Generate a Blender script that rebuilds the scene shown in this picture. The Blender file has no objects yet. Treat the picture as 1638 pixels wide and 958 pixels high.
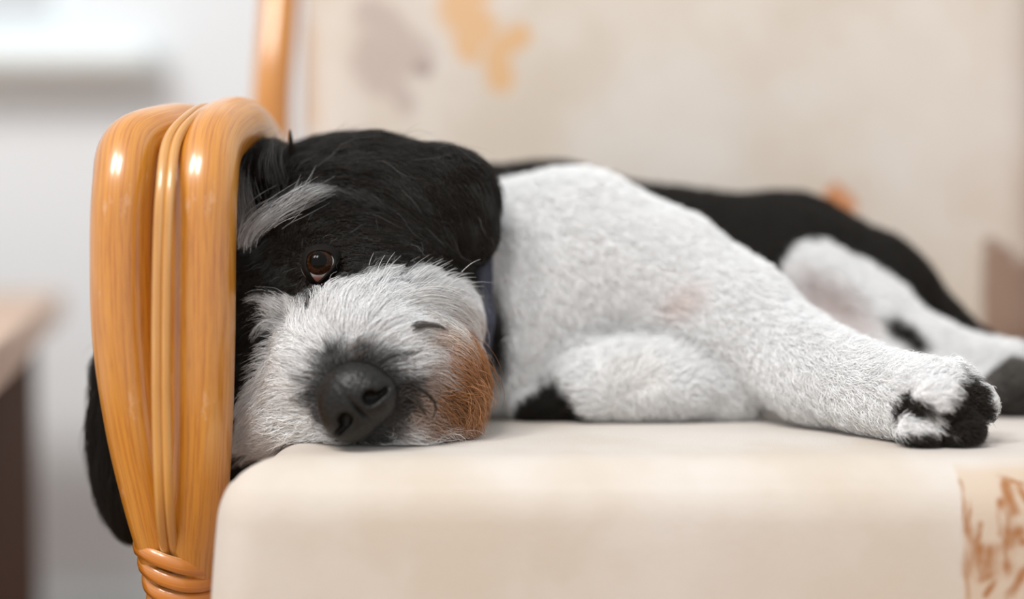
import bpy, math, random
import numpy as np
from mathutils import Vector, Matrix, kdtree

rng = np.random.default_rng(7)
random.seed(7)

# ------------------------------------------------------------------ units
# The scene is laid out in a working unit (u) with the seat top at z = 0 and
# scaled to metres here: 1 u = 0.70 m, the seat top 0.44 m above the floor.
S = 0.70
OFF = np.array([0.0, 0.0, 0.44])
F = 2275.0                      # 50 mm on a 36 mm wide sensor, 1638 px
CAM_H = 0.1286
PITCH = math.atan(99.0 / F)
CT, ST = math.cos(PITCH), math.sin(PITCH)

def T(v):
    return np.asarray(v, float) * S + OFF

def P(px, py, D):
    """place in the room seen at px,py when it stands D in front of the lens"""
    u, v = (px - 819.0) / F, (479.0 - py) / F
    t = D / (CT + v * ST)
    return np.array([u * t, D, CAM_H + t * (-ST + v * CT)])

def Q(px, z, D):
    p = P(px, 479, D); p[2] = z
    return p

# ------------------------------------------------------------------ camera
sc = bpy.context.scene
cam_d = bpy.data.cameras.new('camera')
cam = bpy.data.objects.new('camera', cam_d)
sc.collection.objects.link(cam)
cam.location = T((0, 0, CAM_H))
cam.rotation_euler = (math.pi / 2 - PITCH, 0, 0)
cam_d.lens = 50; cam_d.sensor_width = 36; cam_d.clip_start = 0.02
cam_d.dof.use_dof = True
cam_d.dof.focus_distance = 0.900 * S
cam_d.dof.aperture_fstop = 1.7
sc.camera = cam

# ------------------------------------------------------------------ world, lights, exposure
w = bpy.data.worlds.new('world'); sc.world = w; w.use_nodes = True
wn = w.node_tree.nodes; wl = w.node_tree.links
bg = wn['Background']; bg.inputs[0].default_value = (0.95, 0.975, 1.0, 1); bg.inputs[1].default_value = 0.80

def area(name, loc, target, sx, sy, power, col):
    d = bpy.data.lights.new(name, 'AREA'); d.shape = 'RECTANGLE'; d.size = sx; d.size_y = sy
    d.energy = power; d.color = col
    o = bpy.data.objects.new(name, d); sc.collection.objects.link(o)
    o.location = loc
    o.rotation_euler = (Vector(target) - Vector(loc)).to_track_quat('-Z', 'Y').to_euler()
    return o
# daylight from the two casements of the window behind and above the photographer
area('window_daylight', (-1.30, -0.55, 2.55), (0.0, 0.7, 0.5), 0.5, 0.8, 33, (1.0, 0.985, 0.96))
area('window_daylight', (-0.55, -0.85, 2.65), (0.0, 0.7, 0.5), 0.5, 0.8, 33, (1.0, 0.985, 0.96))

sc.view_settings.view_transform = 'Standard'
sc.view_settings.look = 'None'
sc.view_settings.gamma = 1.0
sc.view_settings.use_curve_mapping = False
sc.view_settings.exposure = 0.0
try:
    sc.cycles.max_bounces = 10; sc.cycles.diffuse_bounces = 5; sc.cycles.transparent_max_bounces = 16
except Exception:
    pass

# ------------------------------------------------------------------ helpers: materials
def mat(name):
    m = bpy.data.materials.new(name); m.use_nodes = True
    return m, m.node_tree.nodes, m.node_tree.links, m.node_tree.nodes['Principled BSDF']

class N:
    """tiny node-expression helper"""
    def __init__(s, m): s.n = m.node_tree.nodes; s.l = m.node_tree.links
    def put(s, sock, v):
        if isinstance(v, bpy.types.NodeSocket): s.l.new(v, sock)
        elif isinstance(v, (tuple, list)):
            v = tuple(v)
            sock.default_value = v if len(v) == len(sock.default_value) else v + (1,)
        else: sock.default_value = v
    def math(s, op, a, b=0.0, c=None, clamp=False):
        n = s.n.new('ShaderNodeMath'); n.operation = op; n.use_clamp = clamp
        s.put(n.inputs[0], a); s.put(n.inputs[1], b)
        if c is not None: s.put(n.inputs[2], c)
        return n.outputs[0]
    def vec(s, op, a, b=(0, 0, 0)):
        n = s.n.new('ShaderNodeVectorMath'); n.operation = op
        s.put(n.inputs[0], a)
        if op == 'SCALE': s.put(n.inputs['Scale'], b)
        else: s.put(n.inputs[1], b)
        return n.outputs['Value'] if op in ('LENGTH', 'DOT_PRODUCT', 'DISTANCE') else n.outputs[0]
    def mix(s, f, a, b):
        n = s.n.new('ShaderNodeMix'); n.data_type = 'RGBA'
        s.put(n.inputs[0], f); s.put(n.inputs[6], a); s.put(n.inputs[7], b)
        return n.outputs[2]
    def noise(s, vec, scale, detail=3.0, rough=0.5, out='Fac'):
        n = s.n.new('ShaderNodeTexNoise'); s.put(n.inputs['Vector'], vec)
        n.inputs['Scale'].default_value = scale; n.inputs['Detail'].default_value = detail
        n.inputs['Roughness'].default_value = rough
        return n.outputs[out]
    def ramp(s, f, lo, hi):
        n = s.n.new('ShaderNodeMapRange'); n.interpolation_type = 'SMOOTHSTEP'
        s.put(n.inputs[0], f); n.inputs[1].default_value = lo; n.inputs[2].default_value = hi
        return n.outputs[0]
    def obj(s): return s.n.new('ShaderNodeTexCoord').outputs['Object']
    def geo(s): return s.n.new('ShaderNodeNewGeometry').outputs['Position']
    def uv(s): return s.n.new('ShaderNodeTexCoord').outputs['UV']
    def bump(s, h, strength, dist, bsdf):
        n = s.n.new('ShaderNodeBump'); n.inputs['Strength'].default_value = strength
        n.inputs['Distance'].default_value = dist; s.put(n.inputs['Height'], h)
        s.l.new(n.outputs[0], bsdf.inputs['Normal'])

def srgb(r, g, b):
    f = lambda c: (c / 255 / 12.92) if c / 255 <= 0.04045 else ((c / 255 + 0.055) / 1.055) ** 2.4
    return (f(r), f(g), f(b))

# ------------------------------------------------------------------ helpers: objects
def link(o, parent=None):
    sc.collection.objects.link(o)
    if parent is not None: o.parent = parent
    return o

def tag(o, label=None, cat=None, group=None, kind=None):
    if label: o['label'] = label
    if cat: o['category'] = cat
    if group: o['group'] = group
    if kind: o['kind'] = kind
    return o

BASES = {}
def thing(name, base_u, label, cat, group=None):
    o = bpy.data.objects.new(name, None); o.empty_display_size = 0.05
    link(o); o.location = T(base_u); BASES[o.name] = T(base_u)
    return tag(o, label, cat, group)

def base_of(o):
    while o.parent is not None: o = o.parent
    return BASES.get(o.name, np.zeros(3))

def mk(name, verts, faces, m, parent=None, smooth=True, uvs=None, colors=None):
    """one mesh object; verts in working units"""
    v = T(verts)
    if parent is not None: v = v - base_of(parent)
    origin = np.zeros(3)
    me = bpy.data.meshes.new(name)
    me.from_pydata(v.tolist(), [], [tuple(int(i) for i in f) for f in faces])
    me.materials.append(m)
    if smooth: me.polygons.foreach_set('use_smooth', [True] * len(me.polygons))
    if uvs is not None:
        l = me.uv_layers.new(name='UVMap')
        idx = np.empty(len(me.loops), int); me.loops.foreach_get('vertex_index', idx)
        if isinstance(uvs, list): flat = np.array(uvs, float).reshape(-1)
        else: flat = np.asarray(uvs, float)[idx].reshape(-1)
        l.data.foreach_set('uv', flat)
    if colors is not None:
        a = me.color_attributes.new('fur_color', 'FLOAT_COLOR', 'POINT')
        c = np.ones((len(colors), 4)); c[:, :3] = colors
        a.data.foreach_set('color', c.reshape(-1))
    me.update()
    o = bpy.data.objects.new(name, me)
    return link(o, parent)

def catmull(pts, n):
    pts = np.asarray(pts, float)
    p = np.vstack([2 * pts[0] - pts[1], pts, 2 * pts[-1] - pts[-2]])
    out = []
    for i in range(1, len(p) - 2):
        for t in np.linspace(0, 1, n, endpoint=False):
            a, b, c, d = p[i - 1], p[i], p[i + 1], p[i + 2]
            out.append(0.5 * ((2 * b) + (c - a) * t + (2 * a - 5 * b + 4 * c - d) * t ** 2 + (3 * b - a - 3 * c + d) * t ** 3))
    out.append(p[-2])
    return np.array(out)

def tube(path_r, n=10, seg=28, profile=None, closed=False, caps=True):
    """path_r rows: x,y,z,r -> verts, faces, uvs (loop list)"""
    if n: pr = catmull(path_r, n)
    else: pr = np.asarray(path_r, float)
    pts, rad = pr[:, :3], np.maximum(pr[:, 3], 1e-5)
    m = len(pts)
    if closed: tan = np.roll(pts, -1, 0) - np.roll(pts, 1, 0)
    else: tan = np.gradient(pts, axis=0)
    tan /= np.linalg.norm(tan, axis=1)[:, None] + 1e-12
    ref = np.array([1.0, 0, 0]) if abs(tan[0][0]) < 0.9 else np.array([0, 1.0, 0])
    nrm = np.cross(tan[0], np.cross(ref, tan[0])); nrm /= np.linalg.norm(nrm)
    Ns = [nrm]
    for i in range(1, m):
        v = Ns[-1] - tan[i] * np.dot(Ns[-1], tan[i]); Ns.append(v / np.linalg.norm(v))
    Ns = np.array(Ns); Bs = np.cross(tan, Ns)
    a = np.linspace(0, 2 * math.pi, seg, endpoint=False)
    verts = []
    for i in range(m):
        k = profile(a, i / (m - 1)) if profile else np.ones(seg)
        verts.append(pts[i] + rad[i] * k[:, None] * (np.cos(a)[:, None] * Ns[i] + np.sin(a)[:, None] * Bs[i]))
    verts = np.vstack(verts)
    L = np.concatenate([[0], np.cumsum(np.linalg.norm(np.diff(pts, axis=0), axis=1))])
    faces, uvs = [], []
    rows = m if closed else m - 1
    for i in range(rows):
        i2 = (i + 1) % m
        for j in range(seg):
            j2 = (j + 1) % seg
            faces.append((i * seg + j, i * seg + j2, i2 * seg + j2, i2 * seg + j))
            u0, u1 = j / seg, (j + 1) / seg
            l0, l1 = L[i], (L[i2] if i2 else L[-1])
            uvs += [(u0, l0), (u1, l0), (u1, l1), (u0, l1)]
    if caps and not closed:
        faces.append(tuple(range(seg))[::-1]); uvs += [(0.5, 0)] * seg
        faces.append(tuple((m - 1) * seg + j for j in range(seg))); uvs += [(0.5, L[-1])] * seg
    return verts, faces, uvs

def join(parts):
    V, Fc, U, o = [], [], [], 0
    for v, f, u in parts:
        V.append(v); Fc += [tuple(i + o for i in x) for x in f]; U += list(u); o += len(v)
    return np.vstack(V), Fc, U

def rbox(c, half, r, n=8, puff=None):
    """rounded box as a closed mesh: subdivided cube pushed to rounded shape"""
    c, half = np.asarray(c, float), np.asarray(half, float)
    verts, faces, idx = [], [], {}
    def steps(h):
        core = h - r
        k = n
        e = [-h + r * (1 - math.cos(t)) * 1.0 for t in np.linspace(0, math.pi / 2, k)]
        m = max(2, int(core * 2 / max(r * 0.35, 0.012)))
        m = min(m, 70)
        mid = list(np.linspace(-core, core, m + 1))
        out = []
        for x in e[:-1] + mid + [-t for t in e[:-1]][::-1]: out.append(x)
        return sorted(set(round(x, 6) for x in out))
    g = [steps(h) for h in half]
    def vid(p):
        k = tuple(np.round(p, 6))
        if k not in idx:
            idx[k] = len(verts); verts.append(p)
        return idx[k]
    for ax in range(3):
        b, d = (ax + 1) % 3, (ax + 2) % 3
        for s in (-1, 1):
            for i in range(len(g[b]) - 1):
                for j in range(len(g[d]) - 1):
                    q = []
                    for (ii, jj) in ((i, j), (i + 1, j), (i + 1, j + 1), (i, j + 1)):
                        p = np.zeros(3); p[ax] = s * half[ax]; p[b] = g[b][ii]; p[d] = g[d][jj]
                        q.append(vid(p))
                    faces.append(q if s > 0 else q[::-1])
    v = np.array(verts)
    core = half - r
    inner = np.clip(v, -core, core)
    dlt = v - inner
    ln = np.linalg.norm(dlt, axis=1)[:, None]
    v = inner + dlt / np.maximum(ln, 1e-9) * np.minimum(ln, r) * (ln > 1e-9)
    if puff is not None: v = puff(v)
    return v + c, faces

def vnoise(p, scale, seed=0):
    """smooth value noise on points, -1..1"""
    p = np.asarray(p, float) * scale + 100.0
    i = np.floor(p).astype(np.int64); f = p - i; f = f * f * (3 - 2 * f)
    def h(a, b, c):
        n = (a * 73856093) ^ (b * 19349663) ^ (c * 83492791) ^ (seed * 2654435761)
        n = (n ^ (n >> 13)) * 1274126177
        return ((n ^ (n >> 16)) & 0xFFFF) / 32767.5 - 1.0
    r = 0
    for dx in (0, 1):
        for dy in (0, 1):
            for dz in (0, 1):
                wgt = (f[:, 0] if dx else 1 - f[:, 0]) * (f[:, 1] if dy else 1 - f[:, 1]) * (f[:, 2] if dz else 1 - f[:, 2])
                r = r + wgt * h(i[:, 0] + dx, i[:, 1] + dy, i[:, 2] + dz)
    return r

# ------------------------------------------------------------------ materials of the room
m_wall, n, l, b = mat('painted_wall'); k = N(m_wall)
k.put(b.inputs['Base Color'], k.mix(k.noise(k.obj(), 2.0, 2), srgb(222, 225, 228), srgb(230, 232, 234)))
b.inputs['Roughness'].default_value = 0.85
k.bump(k.noise(k.obj(), 160, 3), 0.15, 0.002, b)

m_white, n, l, b = mat('white_gloss_paint'); k = N(m_white)
k.put(b.inputs['Base Color'], k.mix(k.noise(k.obj(), 6, 2), srgb(226, 236, 238), srgb(236, 242, 243)))
b.inputs['Roughness'].default_value = 0.35

m_floor, n, l, b = mat('wood_floor'); k = N(m_floor)
mp = k.vec('MULTIPLY', k.obj(), (2, 16, 2))
k.put(b.inputs['Base Color'], k.mix(k.noise(mp, 3, 4), srgb(150, 112, 78), srgb(186, 146, 104)))
b.inputs['Roughness'].default_value = 0.4

m_glass, n, l, b = mat('window_glass'); k = N(m_glass)
b.inputs['Base Color'].default_value = (1, 1, 1, 1); b.inputs['Roughness'].default_value = 0.02
b.inputs['Transmission Weight'].default_value = 1.0; b.inputs['IOR'].default_value = 1.1

m_table, n, l, b = mat('pale_oak'); k = N(m_table)
mp = k.vec('MULTIPLY', k.obj(), (2, 30, 30))
k.put(b.inputs['Base Color'], k.mix(k.noise(mp, 2, 4), srgb(190, 160, 138), srgb(208, 180, 158)))
b.inputs['Roughness'].default_value = 0.5
m_table2, n, l, b = mat('dark_walnut'); k = N(m_table2)
mp = k.vec('MULTIPLY', k.obj(), (30, 30, 2))
k.put(b.inputs['Base Color'], k.mix(k.noise(mp, 2, 4), srgb(52, 28, 12), srgb(78, 44, 20)))
b.inputs['Roughness'].default_value = 0.8; b.inputs['Specular IOR Level'].default_value = .15

# ------------------------------------------------------------------ setting: back wall with its window, floor
DW = 2.60
FLOOR = -0.44 / S
def box(c, half):
    c, half = np.asarray(c, float), np.asarray(half, float)
    v = np.array([[x, y, z] for x in (-1, 1) for y in (-1, 1) for z in (-1, 1)], float) * half + c
    f = [(0, 1, 3, 2), (4, 6, 7, 5), (0, 4, 5, 1), (2, 3, 7, 6), (0, 2, 6, 4), (1, 5, 7, 3)]
    return v, f, [(0, 0)] * 24
def span(x0, x1, y0, y1, z0, z1):
    return box(((x0 + x1) / 2, (y0 + y1) / 2, (z0 + z1) / 2), (abs(x1 - x0) / 2, abs(y1 - y0) / 2, abs(z1 - z0) / 2))

wx1 = P(112, 40, DW)[0]; wx0 = wx1 - 1.45
wz0 = P(100, 60, DW)[2]; wz1 = wz0 + 1.5
ceil = 2.5 / S + FLOOR
TH = 0.14
v, f, u = join([span(-2.6, wx0, DW, DW + TH, FLOOR, ceil), span(wx1, 2.6, DW, DW + TH, FLOOR, ceil),
                span(wx0, wx1, DW, DW + TH, FLOOR, wz0), span(wx0, wx1, DW, DW + TH, wz1, ceil)])
tag(mk('wall_back', v, f, m_wall, None, False), kind='structure')
v, f, u = span(-2.6, 2.6, -2.4, DW + TH, FLOOR - 0.06, FLOOR)
tag(mk('floor', v, f, m_floor, None, False), kind='structure')
bb = P(150, 946, DW)[2]
v, f = rbox((0, DW - 0.012, (FLOOR + bb) / 2), (2.6, 0.0115, (bb - FLOOR) / 2), 0.008, 4)
tag(mk('baseboard_back', v, f, m_white, None), kind='structure')

win = bpy.data.objects.new('window_1', None); link(win); win.location = T(((wx0 + wx1) / 2, DW, wz0)); BASES[win.name] = T(((wx0 + wx1) / 2, DW, wz0))
tag(win, kind='structure')
fw = 0.045
fy0, fy1 = DW + 0.05, DW + 0.10
v, f, u = join([span(wx0, wx0 + fw, fy0, fy1, wz0, wz1), span(wx1 - fw, wx1, fy0, fy1, wz0, wz1),
                span(wx0 + fw, wx1 - fw, fy0, fy1, wz0, wz0 + fw * 0.8), span(wx0 + fw, wx1 - fw, fy0, fy1, wz1 - fw, wz1),
                span((wx0 + wx1) / 2 - 0.02, (wx0 + wx1) / 2 + 0.02, fy0, fy1, wz0 + fw * 0.8, wz1 - fw)])
mk('window_frame', v, f, m_white, win, False)
for a_, b_ in ((wx0 + fw, (wx0 + wx1) / 2 - 0.02), ((wx0 + wx1) / 2 + 0.02, wx1 - fw)):
    v, f, u = span(a_, b_, fy0 + 0.02, fy0 + 0.026, wz0 + fw * 0.8, wz1 - fw)
    mk('pane', v, f, m_glass, win, False)
sx1 = P(246, 95, DW - 0.1)[0]
zt, zb = P(200, 66, DW - 0.08)[2], P(200, 114, DW - 0.10)[2]
v, f = rbox(((wx0 - 0.12 + sx1) / 2, DW - 0.05, (zt + zb) / 2), ((sx1 - wx0 + 0.12) / 2, 0.072, (zt - zb) / 2), 0.022, 6)
mk('window_sill', v, f, m_white, win)

# ------------------------------------------------------------------ low table at the left
tc = P(102, 466, 2.28)                     # its far right corner
tn_ = P(0, 556, 1.16); tn_[2] = tc[2]
e1 = tn_ - tc; e1[2] = 0; e1 /= np.linalg.norm(e1)
e2 = np.array([-1.0, 0.0, 0])
ztop = tc[2]
table = thing('side_table', (tc[0] - 0.2, tc[1] - 0.5, FLOOR), 'low wooden table with pale top and dark brown side panel, left of the chair', 'table')
def slab(p0, a, la, b_, lb, z0, z1):
    c = [p0, p0 + a * la, p0 + a * la + b_ * lb, p0 + b_ * lb]
    v = [np.array([q[0], q[1], z0]) for q in c] + [np.array([q[0], q[1], z1]) for q in c]
    f = [(0, 3, 2, 1), (4, 5, 6, 7), (0, 1, 5, 4), (1, 2, 6, 5), (2, 3, 7, 6), (3, 0, 4, 7)]
    return np.array(v), f
def bevel(o, wd, seg=3):
    md = o.modifiers.new('bevel', 'BEVEL'); md.width = wd; md.segments = seg; md.limit_method = 'ANGLE'
v, f = slab(tc, e1, 1.30, e2, 0.75, ztop - 0.042, ztop)
bevel(mk('tabletop', v, f, m_table, table, False), 0.004)
for b_ in (0.022, 0.68):
    q = tc + e1 * 0.36 + e2 * b_
    v, f = slab(q, e1, 0.86, e2, 0.04, FLOOR, ztop - 0.0425)
    bevel(mk('side_panel', v, f, m_table2, table, False), 0.002)
v, f = slab(tc + e1 * 0.40 + e2 * 0.062, e1, 0.78, e2, 0.617, FLOOR + .12, FLOOR + .15)
bevel(mk('shelf', v, f, m_table2, table, False), 0.002)

# ------------------------------------------------------------------ rattan armchair
def rattan_mat(name, base, light, dark, streak=1.0):
    m, n, l, b = mat(name); k = N(m)
    uv = k.uv()
    s1 = k.noise(k.vec('MULTIPLY', uv, (60, 14, 1)), 1.0, 6, 0.7)
    s2 = k.noise(k.vec('MULTIPLY', uv, (5, 7, 1)), 1.0, 3)
    s3 = k.noise(k.vec('MULTIPLY', uv, (200, 42, 1)), 1.0, 3)
    c = k.mix(k.ramp(s1, 0.30, 0.60), dark, base)
    c = k.mix(k.math('MULTIPLY', k.ramp(s2, 0.45, 0.75), 0.55), c, light)
    c = k.mix(k.math('MULTIPLY', k.ramp(s3, 0.60, 0.68), 0.40 * streak), c, tuple(x * .55 for x in dark))
    scuff = k.ramp(k.noise(k.vec('MULTIPLY', uv, (9, 26, 1)), 1.0, 5, 0.7), 0.60, 0.70)
    c = k.mix(k.math('MULTIPLY', scuff, 0.30), c, srgb(226, 190, 160))
    if name == 'rattan_binding':
        sx = n.new('ShaderNodeSeparateXYZ'); l.new(uv, sx.inputs[0])
        e_ = k.ramp(k.math('ABSOLUTE', k.math('SUBTRACT', sx.outputs[0], 0.5)), .36, .47)  # bevel highlight of each band, painted as pale edges
        c = k.mix(k.math('MULTIPLY', e_, k.ramp(k.noise(k.vec('MULTIPLY', uv, (3, 120, 1)), 1, 3), .3, .55)), c, srgb(238, 196, 140))
    k.put(b.inputs['Base Color'], c)
    b.inputs['Roughness'].default_value = 0.38
    b.inputs['Coat Weight'].default_value = 1.0; b.inputs['Coat Roughness'].default_value = 0.2; b.inputs['Coat IOR'].default_value = 1.65
    k.bump(k.math('ADD', s1, k.math('MULTIPLY', s3, 0.5)), 0.22, 0.0006, b)
    return m
m_pole = rattan_mat('varnished_rattan', srgb(208, 137, 36), srgb(220, 160, 76), srgb(176, 100, 14))
m_strip = rattan_mat('rattan_strip', srgb(216, 152, 62), srgb(234, 194, 134), srgb(164, 104, 42))
m_wrap = rattan_mat('rattan_binding', srgb(206, 124, 28), srgb(222, 160, 76), srgb(180, 98, 14))

m_fabric, n, l, b = mat('cream_fabric'); k = N(m_fabric)
def fabric_base(k, b):
    o = k.obj()
    c = k.mix(k.ramp(k.noise(o, 9, 3), 0.35, 0.65), srgb(210, 201, 192), srgb(202, 189, 174))
    c = k.mix(k.math('MULTIPLY', k.ramp(k.noise(o, 26, 3), 0.4, 0.7), 0.35), c, srgb(217, 211, 204))
    b.inputs['Roughness'].default_value = 0.9
    b.inputs['Sheen Weight'].default_value = 0.25
    weave = k.math('ADD', k.noise(k.vec('MULTIPLY', o, (1, 1, 6)), 420, 1), k.noise(k.vec('MULTIPLY', o, (6, 1, 1)), 420, 1))
    k.bump(weave, 0.35, 0.0006, b)
    return o, c
def stroke_mask(k, o, strokes, distort, soft):
    """union of painted strokes (x0,z0,x1,z1,width) in the x-z plane of the cloth, metres"""
    nz = k.noise(o, distort[0], 3, 0.6, 'Color')
    p = k.vec('ADD', k.vec('MULTIPLY', o, (1, 0, 1)), k.vec('SCALE', k.vec('MULTIPLY', k.vec('SUBTRACT', nz, (0.5, 0.5, 0.5)), (1, 0, 1)), distort[1]))
    tot = None
    for (x0, z0, x1, z1, wd) in strokes:
        d = np.array([x1 - x0, 0, z1 - z0]); L2 = float(d @ d) + 1e-9
        pa = k.vec('SUBTRACT', p, (x0, 0, z0))
        h = k.math('DIVIDE', k.vec('DOT_PRODUCT', pa, tuple(d)), L2, clamp=True)
        q = k.vec('SUBTRACT', pa, k.vec('SCALE', tuple(d), h))
        e = k.math('SUBTRACT', 1.0, k.ramp(k.math('DIVIDE', k.vec('LENGTH', q), wd), 1 - soft, 1 + soft))
        tot = e if tot is None else k.math('MAXIMUM', tot, e)
    return tot
def rect_mask(k, o, x0, z1):
    sx = k.n.new('ShaderNodeSeparateXYZ'); k.l.new(k.vec('ADD', o, k.vec('SCALE', k.noise(o, 60, 2, .5, 'Color'), .002)), sx.inputs[0])
    return k.math('MULTIPLY', k.ramp(sx.outputs[0], x0 - .0006, x0 + .0012), k.math('SUBTRACT', 1.0, k.ramp(sx.outputs[2], z1 - .002, z1 + .002)))

chair = thing('rattan_armchair', (0.15, 1.05, FLOOR), 'honey-coloured rattan armchair with bound bamboo arms, under the dog', 'armchair')
MX = 0.325                                   # mirror line of the chair: x -> MX - x
def both(name, v, f, u, m, parent=chair):
    o = mk(name, v, f, m, parent, uvs=u)
    v2 = v.copy(); v2[:, 0] = MX - v2[:, 0]
    f2, u2, i = [], [], 0
    for q in f:
        f2.append(tuple(q)[::-1]); u2 += list(u[i:i + len(q)])[::-1]; i += len(q)
    mk(name, v2, f2, m, parent, uvs=u2)
    return o
def px_path(rows):
    out = []
    for (px, py, D, rp) in rows:
        D = D + .022
        p = P(px, py, D); out.append((*p, rp * D / F))
    return out
xo, xi = None, None
outer = px_path([(300, 1180, .93, 27), (292, 1050, .90, 28), (276, 960, .885, 30), (258, 885, .875, 36), (239, 800, .868, 42),
                 (215, 680, .862, 46), (199, 540, .86, 50), (195, 400, .86, 50), (199, 300, .865, 50), (212, 238, .885, 50)])
za = outer[-1][2]
outer += [(outer[-1][0] + .013, .938, za + .012, .0188), (outer[-1][0] + .021, .980, za + .0165, .0185),
          (outer[-1][0] + .026, 1.05, za + .014, .018), (-.222, 1.20, za - .002, .018), (-.2256, 1.335, za - .012, .018)]
inner = px_path([(322, 1180, .93, 27), (318, 1050, .90, 28), (312, 960, .885, 32), (309, 885, .875, 43), (314, 800, .868, 51),
                 (320, 680, .862, 52), (322, 540, .86, 54), (323, 400, .86, 54), (326, 300, .865, 54), (334, 240, .885, 53)])
zi = inner[-1][2]
inner += [(inner[-1][0] + .004, .938, zi + .015, .0200), (inner[-1][0] + .008, .980, zi + .020, .0195),
          (inner[-1][0] + .008, 1.05, zi + .010, .019), (-.190, 1.18, zi - .008, .018), (-.194, 1.275, zi - .014, .018)]
for rows in (outer, inner):
    v, f, u = tube(rows, 10, 36)
    both('arm_pole', v, f, u, m_pole)
for off, rr in ((-5.0, 9.0), (9.5, 8.0)):
    mid = px_path([(283 + off * .8, 915, .878, rr), (268 + off, 872, .858, rr), (261 + off, 800, .84, rr), (257 + off, 680, .834, rr), (256 + off, 540, .831, rr),
                   (258 + off, 400, .831, rr), (263 + off, 300, .837, rr), (274 + off, 225, .860, rr)])
    zm = mid[-1][2]; x_ = mid[-1][0]
    mid += [(x_ + .006, .910, zm + .018, .0026), (x_ + .010, .95, zm + .027, .0026), (x_ + .012, 1.0, zm + .026, .0026), (x_ + .010, 1.08, zm + .012, .0026), (x_ + .006, 1.14, zm - .008, .0024)]
    v, f, u = tube(mid, 10, 14)
    both('cane_strip', v, f, u, m_strip)
# flat cane wound round the foot of the arm
for i in range(9):
    py = 884 + 27 * i
    D = .904 + .002 * i
    cx = 285 + 4.4 * i if i < 5 else 303 + 1.2 * (i - 4)
    wd = 64 - 2.6 * i if i < 5 else 53 - .8 * (i - 5)
    c = P(cx, py, D + .002)
    a = np.linspace(0, 2 * math.pi, 64, endpoint=False)
    rx, ry = wd * D / F, .0275 - .0008 * i
    ring = np.stack([c[0] + rx * np.cos(a), c[1] + ry * np.sin(a), c[2] + .0060 * np.cos(a) * -1 + .0015 * np.sin(2 * a + i), ], 1)
    h = 12.6 * D / F
    prof = [(0, -1), (.75, -.86), (1.0, -.3), (1.0, .3), (.75, .86), (0, 1)]
    V, Fc, U = [], [], []
    for j, pnt in enumerate(ring):
        outv = np.array([math.cos(a[j]) * ry, math.sin(a[j]) * rx, 0]); outv /= np.linalg.norm(outv)
        for (po, pz) in prof: V.append(pnt + outv * po * .0026 + np.array([0, 0, pz * h]))
    m_ = len(prof)
    for j in range(64):
        j2 = (j + 1) % 64
        for q in range(m_ - 1):
            Fc.append((j * m_ + q, j2 * m_ + q, j2 * m_ + q + 1, j * m_ + q + 1))
            U += [(q / 5, j * .0025), (q / 5, (j + 1) * .0025), ((q + 1) / 5, (j + 1) * .0025), ((q + 1) / 5, j * .0025)]
    both('cane_binding', np.array(V), Fc, U, m_wrap)
# front legs below the binding, rear posts, rails
lx = outer[0][0] + .012
v, f, u = tube([(lx, .93, P(300, 1170, .93)[2], .026), (lx, .94, -.45, .026), (lx, .95, FLOOR, .024)], 8, 28)
both('leg', v, f, u, m_pole)
pt = P(436, 0, 1.34)
v, f, u = tube([(-.215, 1.42, FLOOR, .022), (-.212, 1.36, -.2, .022), (P(433, 205, 1.34)[0], 1.345, .19, .0185), (pt[0], 1.375, pt[2], .0185), (pt[0], 1.50, .62, .0185)], 8, 28)
both('rear_post', v, f, u, m_pole)
v, f, u = tube([(pt[0] - .02, 1.51, .62, .021), (MX / 2, 1.52, .655, .021), (MX - pt[0] + .02, 1.51, .62, .021)], 12, 28)
mk('top_rail', v, f, m_pole, chair, uvs=u)
for y_, nm in ((.90, 'front_rail'), (1.33, 'rear_rail')):
    v, f, u = tube([(-.2, y_, -.2475, .02), (.15, y_, -.2475, .02), (.5, y_, -.2475, .02)], 8, 24)
    mk(nm, v, f, m_pole, chair, uvs=u)
for xs in (-.12, .03, .18, .33, .44):
    v, f, u = tube([(xs, .90, -.2195, .008), (xs, 1.1, -.2205, .008), (xs, 1.33, -.2195, .008)], 4, 12)
    mk('seat_slat', v, f, m_pole, chair, uvs=u)

# ------------------------------------------------------------------ seat cushion
seat_base = (0.15, 1.05, -0.22)
cushion = thing('seat_cushion', seat_base, 'thick cream fabric seat cushion printed with a brown leaf, carrying the dog', 'cushion')
sb = T(seat_base)
m_seat, n, l, b = mat('cream_seat_fabric'); k = N(m_seat)
o, c = fabric_base(k, b)
def loc_(px, py, D, base):
    q = T(P(px, py, D)) - base
    return float(q[0]), float(q[2])
FD = .815
def st(pts_, base, D): 
    out = []
    for (x0, y0, x1, y1, wpx) in pts_:
        a_ = loc_(x0, y0, D, base); b_ = loc_(x1, y1, D, base)
        out.append((a_[0], a_[1], b_[0], b_[1], wpx * D / F * S))
    return out
rx_, rz_ = loc_(1536, 752, FD, sb)
pm = rect_mask(k, o, rx_ + .001, rz_ + .001)
c = k.mix(k.math('MULTIPLY', pm, 0.45), c, srgb(196, 164, 128))
leaf = st([(1545, 850, 1562, 905, 12), (1552, 905, 1600, 900, 20), (1600, 905, 1620, 850, 13), (1560, 880, 1610, 880, 14), (1600, 800, 1616, 850, 9), (1565, 835, 1552, 900, 5),
           (1580, 880, 1632, 865, 8), (1610, 775, 1618, 815, 9), (1594, 800, 1600, 850, 4), (1570, 950, 1625, 880, 5),
           (1600, 958, 1650, 895, 7), (1548, 800, 1542, 870, 3), (1630, 780, 1660, 830, 6), (1556, 925, 1585, 915, 8),
           (1537, 770, 1540, 958, 2.5), (1600, 765, 1640, 775, 3)], sb, FD)
lm = stroke_mask(k, o, leaf, (45, .007), .6)
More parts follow.
